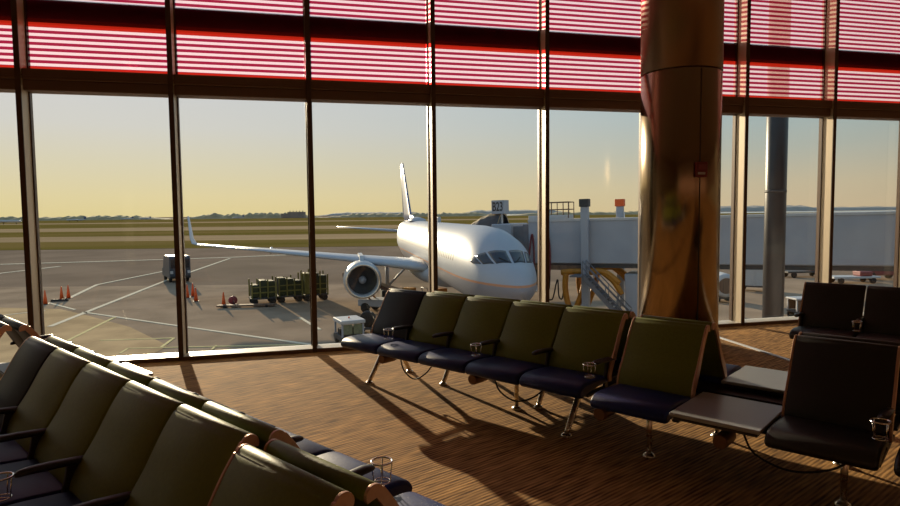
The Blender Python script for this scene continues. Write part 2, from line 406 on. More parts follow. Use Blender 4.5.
def cached(key, fn):
    if key not in cache: cache[key] = fn()
    return cache[key]
def back_mesh(w, mat):
    def f():
        b = MB(); b.extrude(OUT, -w / 2 + .005, w / 2 - .005, 0, .012, smooth=True); return b.mesh('backrest', mat)
    return cached(('back', w, mat), f)
def trim_mesh():
    def f():
        b = MB(); n = len(OUT); 
        sm = [OUT[i] for i in range(n)]
        cy = sum(p[0] for p in sm) / n; cz = sum(p[1] for p in sm) / n
        b.extrude(sm, -.0065, .0065, 0, .002); return b.mesh('edge_frame', 'copper')
    return cached('trim', f)
def seat_mesh(w, mat):
    def f():
        b = MB(); o = [(p.x, p.y) for p in bezier([(q[0], q[1], 0) for q in SEAT + SEAT[:1]], 3)][:-1]
        b.extrude(o, -w / 2 + .006, w / 2 - .006, 0, .018, smooth=True); return b.mesh('seat', mat)
    return cached(('seat', w, mat), f)
def arm_mesh():
    def f():
        b = MB(); n = 14; rings = []
        path = [(.175, .545, .012, .010), (.19, .548, .022, .014), (.27, .556, .026, .016), (.37, .564, .028, .017), (.45, .567, .027, .016), (.485, .565, .023, .014), (.50, .561, .012, .008)]
        for y, z, a, c in path: rings.append([(a * cos(2 * pi * k / n), y, z + c * sin(2 * pi * k / n)) for k in range(n)])
        b.loft(rings); return b.mesh('armrest', 'pad')
    return cached('arm', f)
def armpost_mesh():
    def f():
        b = MB(); b.extrude([(.30, .36), (.345, .36), (.335, .45), (.325, .49), (.315, .545), (.245, .542), (.262, .49), (.285, .43)], -.009, .009, 0, .003); return b.mesh('armrest_bracket', 'steel')
    return cached('armpost', f)
def cup_mesh():
    def f():
        b = MB(); cy, cz, r = .545, .572, .043
        b.tube([(r * cos(a), cy + r * sin(a), cz) for a in [2 * pi * i / 28 for i in range(28)]], .0042, 8, closed=True)
        r2 = .034; zb = cz - .085
        b.tube([(r2 * cos(a), cy + r2 * sin(a), zb) for a in [2 * pi * i / 24 for i in range(24)]], .0026, 6, closed=True)
        for i in range(4):
            a = pi / 4 + i * pi / 2; b.tube([(r * cos(a), cy + r * sin(a), cz), (r2 * cos(a), cy + r2 * sin(a), zb)], .0026, 6)
        b.tube([(r2 * cos(pi / 4), cy + r2 * sin(pi / 4), zb), (-r2 * cos(pi / 4), cy - r2 * sin(pi / 4), zb)], .0024, 6)
        b.tube([(0, .49, .560), (0, cy - r, cz)], .004, 6); return b.mesh('cup_holder', 'chrome')
    return cached('cup', f)
def leg_mesh(front):
    def f():
        b = MB(); e = .465 if front else -.065
        c0 = .17; b.tube(bezier([(0, c0, .36), (0, c0 + (e - c0) * .30, .315), (0, c0 + (e - c0) * .62, .18), (0, e, .022)], 5), [.030 - .011 * i / 15 for i in range(16)], 12)
        return b.mesh('leg', 'alu')
    return cached(('leg', front), f)
def foot_mesh(front):
    def f():
        b = MB(); T = Matrix.Translation((0, .47 if front else -.07, 0)); b.lathe([(.038, 0), (.038, .010), (.030, .018), (.014, .026), (.012, .04)], 20, T=T); return b.mesh('foot_disc', 'alu')
    return cached(('foot', front), f)
def post_mesh():
    def f():
        b = MB(); b.tube([(0, 0, .02), (0, 0, .35)], [.016, .022], 12); b.lathe([(.04, 0), (.04, .010), (.028, .02), (.016, .03)], 20); return b.mesh('centre_post', 'alu')
    return cached('post', f)
def table_mesh(w):
    def f():
        b = MB(); b.box(-w / 2 + .012, w / 2 - .012, .16, .70, .425, .447, 0, b=.004); b.box(-w / 2 + .03, w / 2 - .03, .175, .685, .405, .425, 1); return b.mesh('side_table', ['tabletop', 'steel'])
    return cached(('table', w), f)
def module_mesh():
    def f():
        b = MB(); T = Matrix.Translation((0, .47, .315)) @ Matrix.Rotation(-pi / 2, 4, 'X')
        b.lathe([(.036, 0), (.040, .006), (.042, .02), (.042, .15), (.038, .165)], 24, T=T); return b.mesh('power_module', 'module')
    return cached('mod', f)

def bench(label, org, d, pitch, layout, rear=False, cups=(), arms=None, stations=(), posts=(), mods=(), cables=(), bs=1., ss=(1., 1., 1.)):
    """one row of seats on a beam; org: far end of the row; d: unit vector along the row towards the viewer; rear rows face the other way"""
    t = thing('tandem_bench', label, 'bench', (org[0], org[1], 0), atan2(-d[1], -d[0]) + (pi if rear else 0), 'lounge benches')
    sg = 1 if rear else -1
    n = len(layout); L = n * pitch
    b = MB(); x0, x1 = sorted((sg * .05, sg * (L - .05))); b.box(x0, x1, .03, .12, .325, .388, b=.008); b.build('beam', 'steel', t)
    b = MB(); b.box(x0, x1, .035, .56, .389, .397); b.build('shadow_tray', 'steel', t)  # added plate under the seats, blocks sunlight to widen the bench shadow
    for i in range(n + 1):
        x = sg * min(max(i * pitch, .03), L - .03)
        b = MB(); b.box(x - .02, x + .02, .05, .58, .352, .370, b=.004); b.build('cross_arm', 'steel', t)
    for i, k in enumerate(layout):
        x = sg * (i + .5) * pitch
        if k == 'table': put('side_table', table_mesh(pitch), t, (x, 0, 0)).scale = ss; continue
        bm, sm = k
        o = put('backrest', back_mesh(pitch, bm), t, (x, 0, 0))
        o.scale.z = bs
        o['label'] = {'green': 'olive green backrest', 'slate': 'dark slate backrest', 'black': 'black backrest'}[bm]
        for s in (-1, 1):
            nb = i + s * sg
            if nb < 0 or nb >= n or layout[nb] == 'table': put('edge_frame', trim_mesh(), o, (s * (pitch / 2 - .0035), 0, 0))
        put('seat', seat_mesh(pitch, sm), t, (x, 0, 0)).scale = ss
    for i in (arms if arms is not None else range(n + 1)):
        x = sg * min(max(i * pitch, .02), L - .02)
        a = put('armrest', arm_mesh(), t, (x, 0, 0)); put('armrest_bracket', armpost_mesh(), a)
        if i in cups: put('cup_holder', cup_mesh(), a)
    for x in stations:
        for fr in (True, False):
            l = put('leg', leg_mesh(fr), t, (sg * x, 0, 0)); put('foot_disc', foot_mesh(fr), l)
    for x, y in posts: put('centre_post', post_mesh(), t, (sg * x, y, 0))
    for x in mods: put('power_module', module_mesh(), t, (sg * x, 0, 0))
    for x0, x1, dip in cables:
        b = MB(); b.tube([(sg * p.x, p.y, p.z) for p in bezier([(x0, .45, .33), (x0 + (x1 - x0) * .12, .45, .33 - dip * .7), (x0 + (x1 - x0) * .45, .45, .33 - dip), (x0 + (x1 - x0) * .8, .44, .33 - dip * .6), (x1, .40, .34)], 8)], .0065, 8); b.build('cable', 'rubber', t)
    return t
GR = ('green', 'navy'); SL = ('slate', 'navy'); BK = ('black', 'black')
# middle row and the benches that continue it
md = Vector((sin(.601), -cos(.601))); mo = Vector((.903, 6.143)); mp = .507; mn = Vector((md.y, -md.x))
bench('middle bench with one slate and four olive backs before the airliner', mo, md, mp, [SL, GR, GR, GR, GR],
      cups=(1, 3, 5), arms=(1, 2, 3, 4, 5), stations=(.14, 2.29), posts=((1.66, .20),), mods=(.50, 1.55), cables=((.55, .95, .19), (1.62, 2.1, .17)))
o2 = mo + md * (5 * mp + .118) + mn * .108
bench('bench facing the window, back to back with the middle bench and hidden behind it', mo + md * mp - mn * .01, md, mp, [GR, GR, GR, GR], rear=True, arms=(1, 2, 3, 4), stations=(.21, 1.27))
bench('bench with one olive back, grey side table and black seat, right of centre', o2, md, mp, [GR, 'table', BK],
      cups=(3,), arms=(3,), posts=((.24, .33), (1.32, .30)), mods=(.04, .78), cables=((.85, 1.4, .15),))
bench('bench facing the window behind the single olive back, its grey table sunlit', o2 - mn * .02, md, mp, [GR, 'table', BK], rear=True, arms=(2, 3), posts=((.45, .3), (1.2, .3)))
o3 = o2 + md * (3 * mp + .045)
bench('black bench cut off at the right edge beside the nearest black seat', o3, md, mp, [BK], arms=(1,), stations=(.26,))
bench('black bench with two backs near the window at far right', Vector((5.09, 5.29)), md, .53, [BK, BK, BK], cups=(1,), stations=(.4, 1.3))
# left bank, two rows back to back
ld = Vector((sin(.594), -cos(.594))); lo_ = Vector((-1.62, 4.355)); lp = .527
ln = Vector((ld.y, -ld.x))                  # towards the front row
bench('left bench facing the viewer with one slate and four olive backs', lo_, ld, lp, [SL, GR, GR, GR, GR],
      cups=(3,), arms=(1, 2, 3, 4), stations=(.27, 2.45), mods=(.4,))
bench('left bench facing away, seen as olive back tops over glaring seat edges', lo_ - ln * .01, ld, lp, [GR, GR, GR, GR, GR], rear=True, cups=(5,), arms=(1, 2, 3, 4, 5), stations=(.40, 2.3), bs=.984, ss=(1, 1.02, 1.01))
lo2 = lo_ + ld * (5 * lp + .063) + ln * .06
bench('nearest bench at bottom left with one olive back beside the aisle', lo2, ld, lp, [GR, 'table'], arms=(), stations=(.5,))
bench('nearest bench facing away at bottom, its olive back ending at the cup ring', lo2 - ln * .01, ld, lp, [GR, 'table'], rear=True, arms=(), stations=(.64,), bs=.984, ss=(1, 1.02, 1.01))
lo0 = lo_ - ld * (3 * lp + .10)
bench('bench facing the viewer at far left edge beyond the slate seat', lo0, ld, lp, [SL, SL, 'table'], stations=(.3, 1.3))
bench('bench facing away at far left edge, against the window sill', lo0 - ln * .01, ld, lp, [SL, SL, 'table'], rear=True, stations=(.42, 1.2), bs=.984, ss=(1, 1.02, 1.01))

# ------------------------------------------------------------------ outside: ground
def strip(name, mat, d0, d1, l0, l1, h, label, cat, kind):
    b = MB(); q = [far(l0, d0, h), far(l1, d0, h), far(l1, d1, h), far(l0, d1, h)]
    lo = [Vector((p.x, p.y, p.z - .25)) for p in q]
    b.add(lo + q, [(0, 3, 2, 1), (4, 5, 6, 7), (0, 1, 5, 4), (1, 2, 6, 5), (2, 3, 7, 6), (3, 0, 4, 7)]); return tag(b.build(name, mat), label, cat, kind=kind)
gnd = strip('ground', 'asphalt', -40, 6500, -5000, 5000, 0, 'dark asphalt apron and airfield outside the windows', 'ground', 'structure')
strip('ground_concrete', 'concrete', 8, 62, -70, 60, .012, 'paler concrete parking stand under the airliner', 'ground', 'structure')
for d0, d1, lab in ((134, 176, 'nearest grass strip beyond the apron'), (222, 300, 'second grass strip between two taxiways'), (395, 640, 'third grass strip farther out'), (760, 1480, 'farthest grass field below the tree line')):
    tag(strip('grass_strip', 'grass', d0, d1, -1500, 1600, .05, lab, 'grass', 'stuff'), lab, 'grass', 'airfield grass strips', 'stuff')
for d0, d1, lab in ((176, 222, 'first sandy taxiway between grass strips'), (300, 395, 'second sandy taxiway between grass strips'), (640, 760, 'far runway before the last grass field')):
    strip('taxiway', 'taxi', d0, d1, -1500, 1600, .04, lab, 'taxiway', 'structure')
strip('water', 'water', 1650, 3200, -60, 2600, .08, 'bright strip of harbour water beyond the airfield', 'water', 'structure')

b = MB(); q = [ground(x, y, G + .03) for x, y in ((-60, 306), (60, 309), (84, 314.5), (130, 327), (168, 345.5), (150, 356), (60, 366), (-60, 375))]
b.add(q + [Vector((p.x, p.y, G)) for p in q], [tuple(range(8)[::-1])] + [(i, (i + 1) % 8, 8 + (i + 1) % 8, 8 + i) for i in range(8)]); tag(b.build('ground_lit_patch', 'slab'), 'concrete by the terminal at lower left, golden light painted into it', 'ground', kind='structure')
def painted(pts, w, mat='paint'):
    b = MB(); pts = [ground(x, y) for x, y in pts]
    for p, q in zip(pts, pts[1:]):
        t = (q - p).normalized(); n = Vector((-t.y, t.x, 0)) * w / 2; z = Vector((0, 0, .045))
        b.add([p - n + z, p + n + z, q + n + z, q - n + z, p - n, p + n, q + n, q - n], [(0, 3, 2, 1), (0, 1, 5, 4), (1, 2, 6, 5), (2, 3, 7, 6), (3, 0, 4, 7)])
    return b.build('painted_line', mat, gnd)
for pts, w, m in (([(-60, 268), (0, 264.5), (120, 261), (230, 257.5), (330, 253)], .9, 'paint'), ([(-40, 281), (0, 273.5), (60, 266.5)], .5, 'paint'),  # first wide line: taxiway edge with its bright glare painted in white
                  ([(50, 327), (168, 280), (230, 258.5)], .35, 'paint'), ([(70, 298), (97, 285), (166, 271)], .35, 'paint'),
                  ([(83, 312.5), (176, 326), (250, 336.5), (310, 345)], .22, 'paint'), ([(114, 318), (72, 339), (40, 356)], .2, 'paintyellow'),
                  ([(100, 341), (174, 338.5), (161, 348)], .16, 'paintyellow'), ([(120, 354), (128, 349), (300, 345)], .12, 'paintyellow'), ([(212, 350), (216, 346)], .12, 'paintyellow'), ([(0, 316), (45, 311)], .2, 'paint'),
                  ([(48, 303), (75, 310)], .2, 'paint'), ([(300, 318), (320, 330)], .2, 'paint')):
    painted(pts, w, m)

# distant tree line, hills, buildings
def ridge(name, mat, dep, l0, l1, hmax, seed, label, cat, n=60, depth=60, rough=1.):
    rnd = random.Random(seed); b = MB(); rings = []
    for i in range(n + 1):
        t = i / n; l = l0 + (l1 - l0) * t; e = min(1, 6 * t, 6 * (1 - t))
        h = hmax * e * (.55 + rough * .45 * rnd.random()) + .2
        rings.append([far(l, dep - depth / 2, 0), far(l, dep - depth / 3, h * .7), far(l, dep, h), far(l, dep + depth / 3, h * .7), far(l, dep + depth / 2, 0)])
    b.loft(rings, smooth=False); return tag(b.build(name, mat), label, cat, kind='structure')
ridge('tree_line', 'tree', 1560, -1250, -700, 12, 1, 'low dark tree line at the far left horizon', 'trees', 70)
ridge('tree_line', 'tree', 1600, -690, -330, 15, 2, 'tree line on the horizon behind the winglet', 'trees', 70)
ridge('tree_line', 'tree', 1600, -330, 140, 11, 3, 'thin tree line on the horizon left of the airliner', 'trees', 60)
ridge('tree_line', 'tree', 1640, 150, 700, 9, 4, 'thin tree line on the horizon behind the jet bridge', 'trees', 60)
ridge('hill', 'hill', 5200, -1100, -150, 40, 8, 'low distant hills left of the airliner tail', 'hill', 24, 300, .35)
ridge('hill', 'hill', 4600, 60, 900, 46, 5, 'low blue-grey hill behind the gate number sign', 'hill', 24, 300, .35)
ridge('hill', 'hill', 4300, 1700, 2600, 60, 6, 'low hill seen right of the column', 'hill', 24, 300, .35)
ridge('hill', 'hill', 4600, 2500, 3700, 42, 9, 'faint low shore hill at the far right horizon', 'hill', 24, 300, .35)
fb = thing('far_building', 'blocky building on the left horizon above the wing', 'building', far(-395, 1540, 0.1), -YAW, kind=None)
b = MB(); b.box(-8, 32, -12, 12, 0, 15); b.build('hall', 'farwall', fb)
b = MB(); b.box(-24, -8, -10, 10, 0, 11); b.build('annex', 'farwall', fb)
for i in range(5):
    b = MB(); b.box(-5 + i * 8, -3 + i * 8, -2, 0, 15, 18); b.build('roof_vent', 'farwall', fb)

# ------------------------------------------------------------------ airliner
def plane_body(s):
    """half width, centre height, half height of the fuselage s metres behind the nose tip"""
    tab = [(0, .04, 3.62, .04), (.12, .30, 3.64, .28), (.35, .52, 3.67, .50), (.8, .80, 3.74, .80), (1.5, 1.14, 3.80, 1.02), (2.2, 1.38, 3.92, 1.26), (3.0, 1.57, 4.08, 1.56), (4.0, 1.72, 4.22, 1.80), (5.5, 1.83, 4.32, 1.96), (7.5, 1.88, 4.35, 2.0),
           (32, 1.88, 4.35, 2.0), (36, 1.70, 4.52, 1.80), (40, 1.28, 4.86, 1.42), (44, .72, 5.28, .88), (47, .22, 5.62, .30)]
    for a, c in zip(tab, tab[1:]):
        if a[0] <= s <= c[0]:
            t = (s - a[0]) / (c[0] - a[0]); return [a[i] + (c[i] - a[i]) * t for i in (1, 2, 3)]
    return tab[-1][1:]
def skin(s, th, off=0.):
    w, zc, h = plane_body(s); return Vector((-s, (w + off) * cos(th), zc + (h + off) * sin(th)))
nose = far(3.05, 25.8, 0); tail_dir = (far(-5.6, 72, 0) - far(3.05, 25.8, 0)).normalized()
hd = atan2(-tail_dir.y, -tail_dir.x)
ac = thing('airliner', 'white twin-engine airliner parked nose-on at the gate', 'airplane', nose, hd)
st = [0, .05, .12, .22, .35, .55, .8, 1.1, 1.5, 1.85, 2.2, 2.6, 3, 3.5, 4, 4.7, 5.5, 6.5, 7.5] + [8 + 2 * i for i in range(13)] + [34, 36, 38, 40, 42, 44, 46, 47]
b = MB(); b.loft([[skin(s, 2 * pi * k / 48) for k in range(48)] for s in st]); b.build('fuselage', 'livery', ac)
def patch(name, s0a, s0b, s1a, s1b, t0, t1, off=.012, mat='glassdark', n=6):
    """panel lying on the skin; stations run from (s0a,s0b) at angle t0 to (s1a,s1b) at t1"""
    b = MB(); vs = []
    for o in (off, -.03):
        for i in range(n + 1):
            u = i / n; th = t0 + (t1 - t0) * u
            for j in range(n + 1):
                v = j / n; s = (s0a + (s1a - s0a) * u) * (1 - v) + (s0b + (s1b - s0b) * u) * v
                vs.append(skin(s, th, o))
    fs = []; m = n + 1; q = m * m
    for i in range(n):
        for j in range(n):
            a = i * m + j; fs.append((a, a + 1, a + m + 1, a + m)); fs.append((q + a, q + a + m, q + a + m + 1, q + a + 1))
    edge = [j for j in range(n)] + [i * m + n for i in range(n)] + [n * m + n - j for j in range(n)] + [(n - i) * m for i in range(n)]
    for k in range(len(edge)): a, c = edge[k], edge[(k + 1) % len(edge)]; fs.append((a, c, c + q, a + q))
    b.add(vs, fs, 0, True); return b.build(name, mat, ac)
for s in (1, -1):
    c = pi / 2
    patch('windshield', 1.38, 2.34, 1.70, 2.68, c - s * R(3), c - s * R(34))      # front pane
    patch('windshield', 1.78, 2.74, 2.28, 3.12, c - s * R(37.5), c - s * R(55))   # side pane
    patch('windshield', 2.40, 3.18, 3.00, 3.42, c - s * R(57.5), c - s * R(68))   # rear side pane

def airfoil(chord, th, n=10):
    up = [(chord * (1 - cos(pi * i / n)) / 2,) for i in range(n + 1)]
    f = lambda x: 5 * th * chord * (.2969 * sqrt(max(x / chord, 0)) - .126 * (x / chord) - .3516 * (x / chord) ** 2 + .2843 * (x / chord) ** 3 - .1015 * (x / chord) ** 4)
    top = [(x[0], f(x[0])) for x in up]; bot = [(x[0], -f(x[0]) * .7) for x in up[1:-1]][::-1]
    return top + bot
def wing(name, secs, mat, parent, vertical=False):
    """secs: (s_leading, y, z, chord, thickness)"""
    b = MB(); rings = []
    for s, y, z, ch, th in secs:
        rings.append([Vector((-s - x, y + t, z)) if vertical else Vector((-s - x, y, z + t)) for x, t in airfoil(ch, th)])
    b.loft(rings); return b.build(name, mat, parent)
for s in (-1, 1):
    wg = wing('wing', [(15.0, s * 1.2, 3.25, 8.6, .13), (16.2, s * 3.0, 3.45, 7.6, .12), (19.6, s * 7.0, 3.78, 5.4, .11), (25.0, s * 13.4, 4.22, 3.6, .10), (29.0, s * 19.0, 4.60, 2.1, .10)], 'wingpaint', ac)
    b = MB(); rings = []
    for s_, y, z, ch, th, k in ((29.0, 19.0, 4.60, 2.1, .10, 1), (29.5, 19.5, 4.72, 1.8, .09, .7), (30.0, 19.75, 5.1, 1.5, .08, .25), (31.2, 20.15, 7.0, .7, .08, .1)):
        rings.append([Vector((-s_ - x, s * (y - t * (1 - k)), z + t * k)) for x, t in airfoil(ch, th)])
    b.loft(rings); b.build('winglet', 'wingpaint', wg)
    for fy in (5.2, 9.4, 13.0):
        b = MB(); y = s * fy; z = 3.1 + .075 * fy; s0 = 19 + fy * .62
        b.loft([[Vector((-s0 - a, y + r * .5 * cos(2 * pi * k / 10), z + r * sin(2 * pi * k / 10))) for k in range(10)] for a, r in ((0, .05), (.6, .26), (1.6, .3), (2.8, .05))]); b.build('flap_fairing', 'wingpaint', wg)
    en = put('engine', None, ac, (-16.6, s * 5.95, 2.52)); 
    # nacelle is the part's own mesh
    bpy.data.objects.remove(en)
    T = Matrix.Rotation(-pi / 2, 4, 'Y')
    b = MB(); b.lathe([(.98, -1.0), (.99, -.4), (1.03, -.06), (1.09, 0), (1.17, -.06), (1.27, -.5), (1.31, -1.3), (1.27, -2.4), (1.02, -3.6), (.72, -4.3)], 40, T=Matrix.Rotation(pi / 2, 4, 'Y'), caps=False)
    en = b.build('engine', 'white', ac, (-16.6, s * 5.95, 2.52)); en['label'] = 'jet engine under the wing'
    b = MB(); b.lathe([(.985, -.62), (1.035, -.05), (1.09, .012), (1.165, -.04), (1.175, -.10)], 40, T=Matrix.Rotation(pi / 2, 4, 'Y'), caps=False); b.build('intake_lip', 'alu', en)
    b = MB(); RY = Matrix.Rotation(pi / 2, 4, 'Y')
    b.lathe([(.98, -1.02), (.98, -.98)], 40, T=RY)
    for k in range(24):
        T2 = RY @ Matrix.Rotation(2 * pi * k / 24, 4, 'Z'); b.add([(.25, -.05, -.98), (.97, -.12, -.94), (.97, .10, -.86), (.25, .05, -.9)], [(0, 1, 2, 3)], 0, False, T2)
    b.build('fan', 'bridgedark', en)
    b = MB(); b.lathe([(.28, -.98), (.25, -.85), (.14, -.66), (.01, -.55)], 24, T=RY); b.build('spinner', 'bridge', en)
    b = MB(); b.lathe([(.70, -4.2), (.62, -4.6), (.35, -5.4), (.05, -5.9)], 24, T=RY); b.build('exhaust_cone', 'bridgedark', en)
    b = MB(); b.loft([[(x, y, z) for x, y in ((-.9, -.14), (-.9, .14), (-4.6, .14), (-4.6, -.14))] if z < 1.2 else [(x, y, z) for x, y in ((-1.6, -.14), (-1.6, .14), (-4.9, .14), (-4.9, -.14))] for z in (1.1, 1.62)], smooth=False); b.build('pylon', 'white', en)
    wing('stabilizer', [(39.6, s * .6, 5.15, 4.2, .10), (44.2, s * 7.5, 5.65, 1.6, .10)], 'wingpaint', ac)
    # main gear
    g = MB(); g.tube([(-24.2, s * 3.7, 3.2), (-24.2, s * 3.7, .5)], .16, 12); g.tube([(-24.2, s * 3.7, 1.2), (-24.2, s * 2.0, 2.9)], .09, 8); g.tube([(-23.5, s * 3.7, .5), (-24.9, s * 3.7, .5)], .11, 8)
    mg = g.build('main_gear', 'bridge', ac)
    for dx in (-.57, .57):
        for dy in (-.35, .35):
            w_ = MB(); w_.lathe([(.2, -.17), (.46, -.17), (.51, -.10), (.51, .10), (.46, .17), (.2, .17)], 24, T=Matrix.Translation((-24.2 + dx, s * 3.7 + dy, .51)) @ Matrix.Rotation(pi / 2, 4, 'X')); w_.build('wheel', 'tyre', mg)
fin = wing('fin', [(36.6, 0, 5.9, 7.6, .09), (38.6, 0, 7.0, 6.2, .09), (43.5, 0, 11.4, 3.5, .09), (45.0, 0, 12.75, 2.6, .09)], 'finpaint', ac, True)
wing('fin_fillet', [(33.6, 0, 6.05, 7.5, .05), (36.5, 0, 6.9, 4.4, .07)], 'finwhite', ac, True)
wing('rudder', [(44.3, 0, 6.6, 1.35, .16), (46.2, 0, 10.8, .9, .16), (47.0, 0, 12.7, .7, .16)], 'finwhite', fin, True)
g = MB(); g.tube([(-5.4, 0, 2.5), (-5.3, 0, .45)], .10, 12); g.tube([(-5.35, -.35, .42), (-5.35, .35, .42)], .06, 8); ng = g.build('nose_gear', 'white', ac)
for dy in (-.24, .24):
    w_ = MB(); w_.lathe([(.16, -.1), (.36, -.1), (.40, -.05), (.40, .05), (.36, .1), (.16, .1)], 24, T=Matrix.Translation((-5.35, dy, .42)) @ Matrix.Rotation(pi / 2, 4, 'X')); w_.build('wheel', 'tyre', ng)
b = MB(); b.box(-22.5, -20.8, -.14, .14, 6.25, 6.75, b=.06); b.build('antenna', 'white', ac)
b = MB(); b.loft([[Vector((-s_, w_ * cos(2 * pi * k / 20), 6.30 + h * max(0, sin(2 * pi * k / 20)))) for k in range(20)] for s_, w_, h in ((31.5, .1, .02), (32.4, .75, .35), (34, .8, .42), (35.5, .6, .3), (36.2, .1, .02))]); b.build('antenna_dome', 'bridge', ac)
b = MB(); b.loft([[Vector((-s_, w_ * cos(2 * pi * k / 24), 2.95 + h * sin(2 * pi * k / 24))) for k in range(24)] for s_, w_, h in ((13.2, .3, .2), (15, 1.95, .85), (18, 2.35, 1.0), (24, 2.35, 1.0), (27.5, 1.6, .6), (29, .3, .2))]); o = b.build('wing_fairing', 'bridge', ac)
# wipers
for s in (1, -1):
    b = MB(); b.tube([skin(1.5, pi / 2 - s * R(10), .03), skin(1.95, pi / 2 - s * R(22), .04)], .018, 6); b.build('wiper', 'rubber', ac)

# ------------------------------------------------------------------ jet bridge
pa = far(3.3, 37.5, 0); pb = far(21.4, 28.6, 0)
v = (pb - pa); v.z = 0; BL = v.length; ba = atan2(v.y, v.x)
jb = thing('jet_bridge', 'long grey boarding bridge reaching the airliner behind its nose', 'jet bridge', pa, ba)
jb.rotation_euler.y = -.018
BF = -1.4
b = MB(); b.box(2.15, BL + 8, BF, 1.4, 4.05, 6.46, b=.05); b.build('main_tunnel', 'bridge', jb)
b = MB(); b.box(2.15, BL + 8, BF - .04, 1.44, 6.42, 6.54); b.build('roof_edge', 'white', jb)
b = MB(); b.box(2.0, BL + 8, BF + .1, 1.3, 3.82, 4.06); b.build('floor_beam', 'bridgedark', jb)
b = MB(); b.box(1.0, 2.3, -1.15, 1.15, 4.1, 6.2, b=.04); b.box(1.75, 2.1, -1.2, 1.2, 4.15, 6.3, b=.03); b.build('joint_section', 'bridgeshade', jb)
b = MB(); b.box(-.1, 1.15, -1.5, 1.5, 3.9, 6.35, b=.05); b.build('cab', 'bridge', jb)
b = MB(); b.box(.35, .85, -1.55, -1.48, 4.9, 5.8); b.build('cab_window', 'glassdark', jb)
rings = []
for i in range(9):
    x = .1 - .27 * i; rr = 1.5 - .05 * (i % 2) - .02 * i; rings.append([(x, rr * cos(a), 4.35 + (2.72 - .012 * i * i + (.05 if i % 2 else 0)) * max(sin(a), 0)) for a in [pi * k / 16 for k in range(17)]])
b = MB(); vs = [p for r in rings for p in r]; fs = [(i * 17 + k, i * 17 + k + 1, (i + 1) * 17 + k + 1, (i + 1) * 17 + k) for i in range(8) for k in range(16)]; tan = [f for f in fs if f[0] % 17 < 10 or f[0] // 17 > 6]; drk = [f for f in fs if f not in tan]
inn = [(x, y * .95, 4.35 + (z - 4.35) * .95) for x, y, z in vs]; b.add(vs, tan, 0, False); b.add(vs, drk, 1, False); b.add(inn, fs, 1, False)
q = 9 * 17; allv = vs + inn; b.add(allv, [(k, k + 1, q + k + 1, q + k) for k in range(16)] + [(8 * 17 + k, 8 * 17 + k + 1, q + 8 * 17 + k + 1, q + 8 * 17 + k) for k in range(16)], 0)
b.build('canopy', ['canopy', 'bridgedark'], jb)
b = MB(); b.box(2.0, 4.2, -.9, .9, 6.45, 6.78, b=.03); b.build('roof_unit', 'white', jb)
b = MB()
for x in (2.95, 3.3, 3.65, 4.0, 4.3):
    for y in (-.6, .6): b.tube([(x, y, 6.6), (x, y, 7.52)], .028, 6)
for z in (7.1, 7.52):
    for y in (-.6, .6): b.tube([(2.95, y, z), (4.3, y, z)], .028, 6)
    for x in (2.95, 4.3): b.tube([(x, -.6, z), (x, .6, z)], .028, 6)
b.build('roof_railing', 'brownstripe', jb)
for x, y, bot, top, cap in ((5.5, BF - .25, 1.3, 7.2, 'bridgedark'), (6.75, 1.75, 1.3, 7.2, 'orange')):
    b = MB(); b.box(x - .20, x + .20, y - .19, y + .19, bot, top, b=.02); lc = b.build('lift_column', 'bridge', jb)
    b = MB(); b.box(x - .26, x + .26, y - .25, y + .25, top, top + .42, b=.02); cp = b.build('column_cap', cap, lc)
    if cap == 'orange': cp['label'] = 'orange column cap'
b = MB()
for y in (BF - .1, 1.5):
    b.tube(bezier([(4.1, y, 3.55), (4.8, y, 3.62), (5.6, y, 3.6), (6.5, y, 3.6), (7.3, y, 3.0)], 5), .17, 10)
    b.tube(bezier([(4.35, y, 3.5), (4.3, y, 2.7), (4.45, y, 1.8), (4.75, y, 1.15)], 5), .17, 10)
    b.tube(bezier([(5.45, y, 3.4), (5.3, y, 2.6), (5.0, y, 1.8), (4.75, y, 1.15)], 5), .17, 10)
    b.tube(bezier([(6.4, y, 3.6), (7.0, y, 3.1), (7.4, y, 2.4)], 5), .16, 10)
b.box(4.35, 5.15, BF - .3, 1.7, .55, 1.15, b=.05); b.build('wheel_frame', 'yellow', jb)
for y in (-1.7, -1.15, 1.0, 1.6):
    b = MB(); b.lathe([(.2, -.2), (.48, -.2), (.55, -.12), (.55, .12), (.48, .2), (.2, .2)], 24, T=Matrix.Translation((4.75, y, .55)) @ Matrix.Rotation(pi / 2, 4, 'X')); b.build('wheel', 'tyre', jb)
sx0, sx1 = 5.6, 8.0
b = MB()
for y in (-2.75, -1.95):
    b.add([(sx0, y - .03, 3.3), (sx0, y + .03, 3.3), (sx0, y + .03, 3.65), (sx0, y - .03, 3.65), (sx1, y - .03, .7), (sx1, y + .03, .7), (sx1, y + .03, 1.05), (sx1, y - .03, 1.05)], [(0, 1, 2, 3), (4, 7, 6, 5), (0, 4, 5, 1), (1, 5, 6, 2), (2, 6, 7, 3), (3, 7, 4, 0)])
    b.tube([(sx0, y, 4.3), (sx1, y, 1.75)], .03, 6); b.tube([(sx0, y, 3.95), (sx1, y, 1.4)], .025, 6)
    for i in range(5): t = i / 4; b.tube([(sx0 + (sx1 - sx0) * t, y, 3.5 - 2.6 * t), (sx0 + (sx1 - sx0) * t, y, 4.3 - 2.55 * t)], .025, 6)
    b.box(sx1 - .1, sx1, y - .04, y + .04, 0.05, 1.7)
for i in range(12): t = (i + .5) / 12; x = sx0 + (sx1 - sx0) * t; z = 3.5 - 2.6 * t; b.box(x - .13, x + .13, -2.72, -1.98, z - .03, z)
b.box(4.9, 5.65, -2.78, -1.4, 3.42, 3.5); b.build('service_stairs', 'bridgeshade', jb)
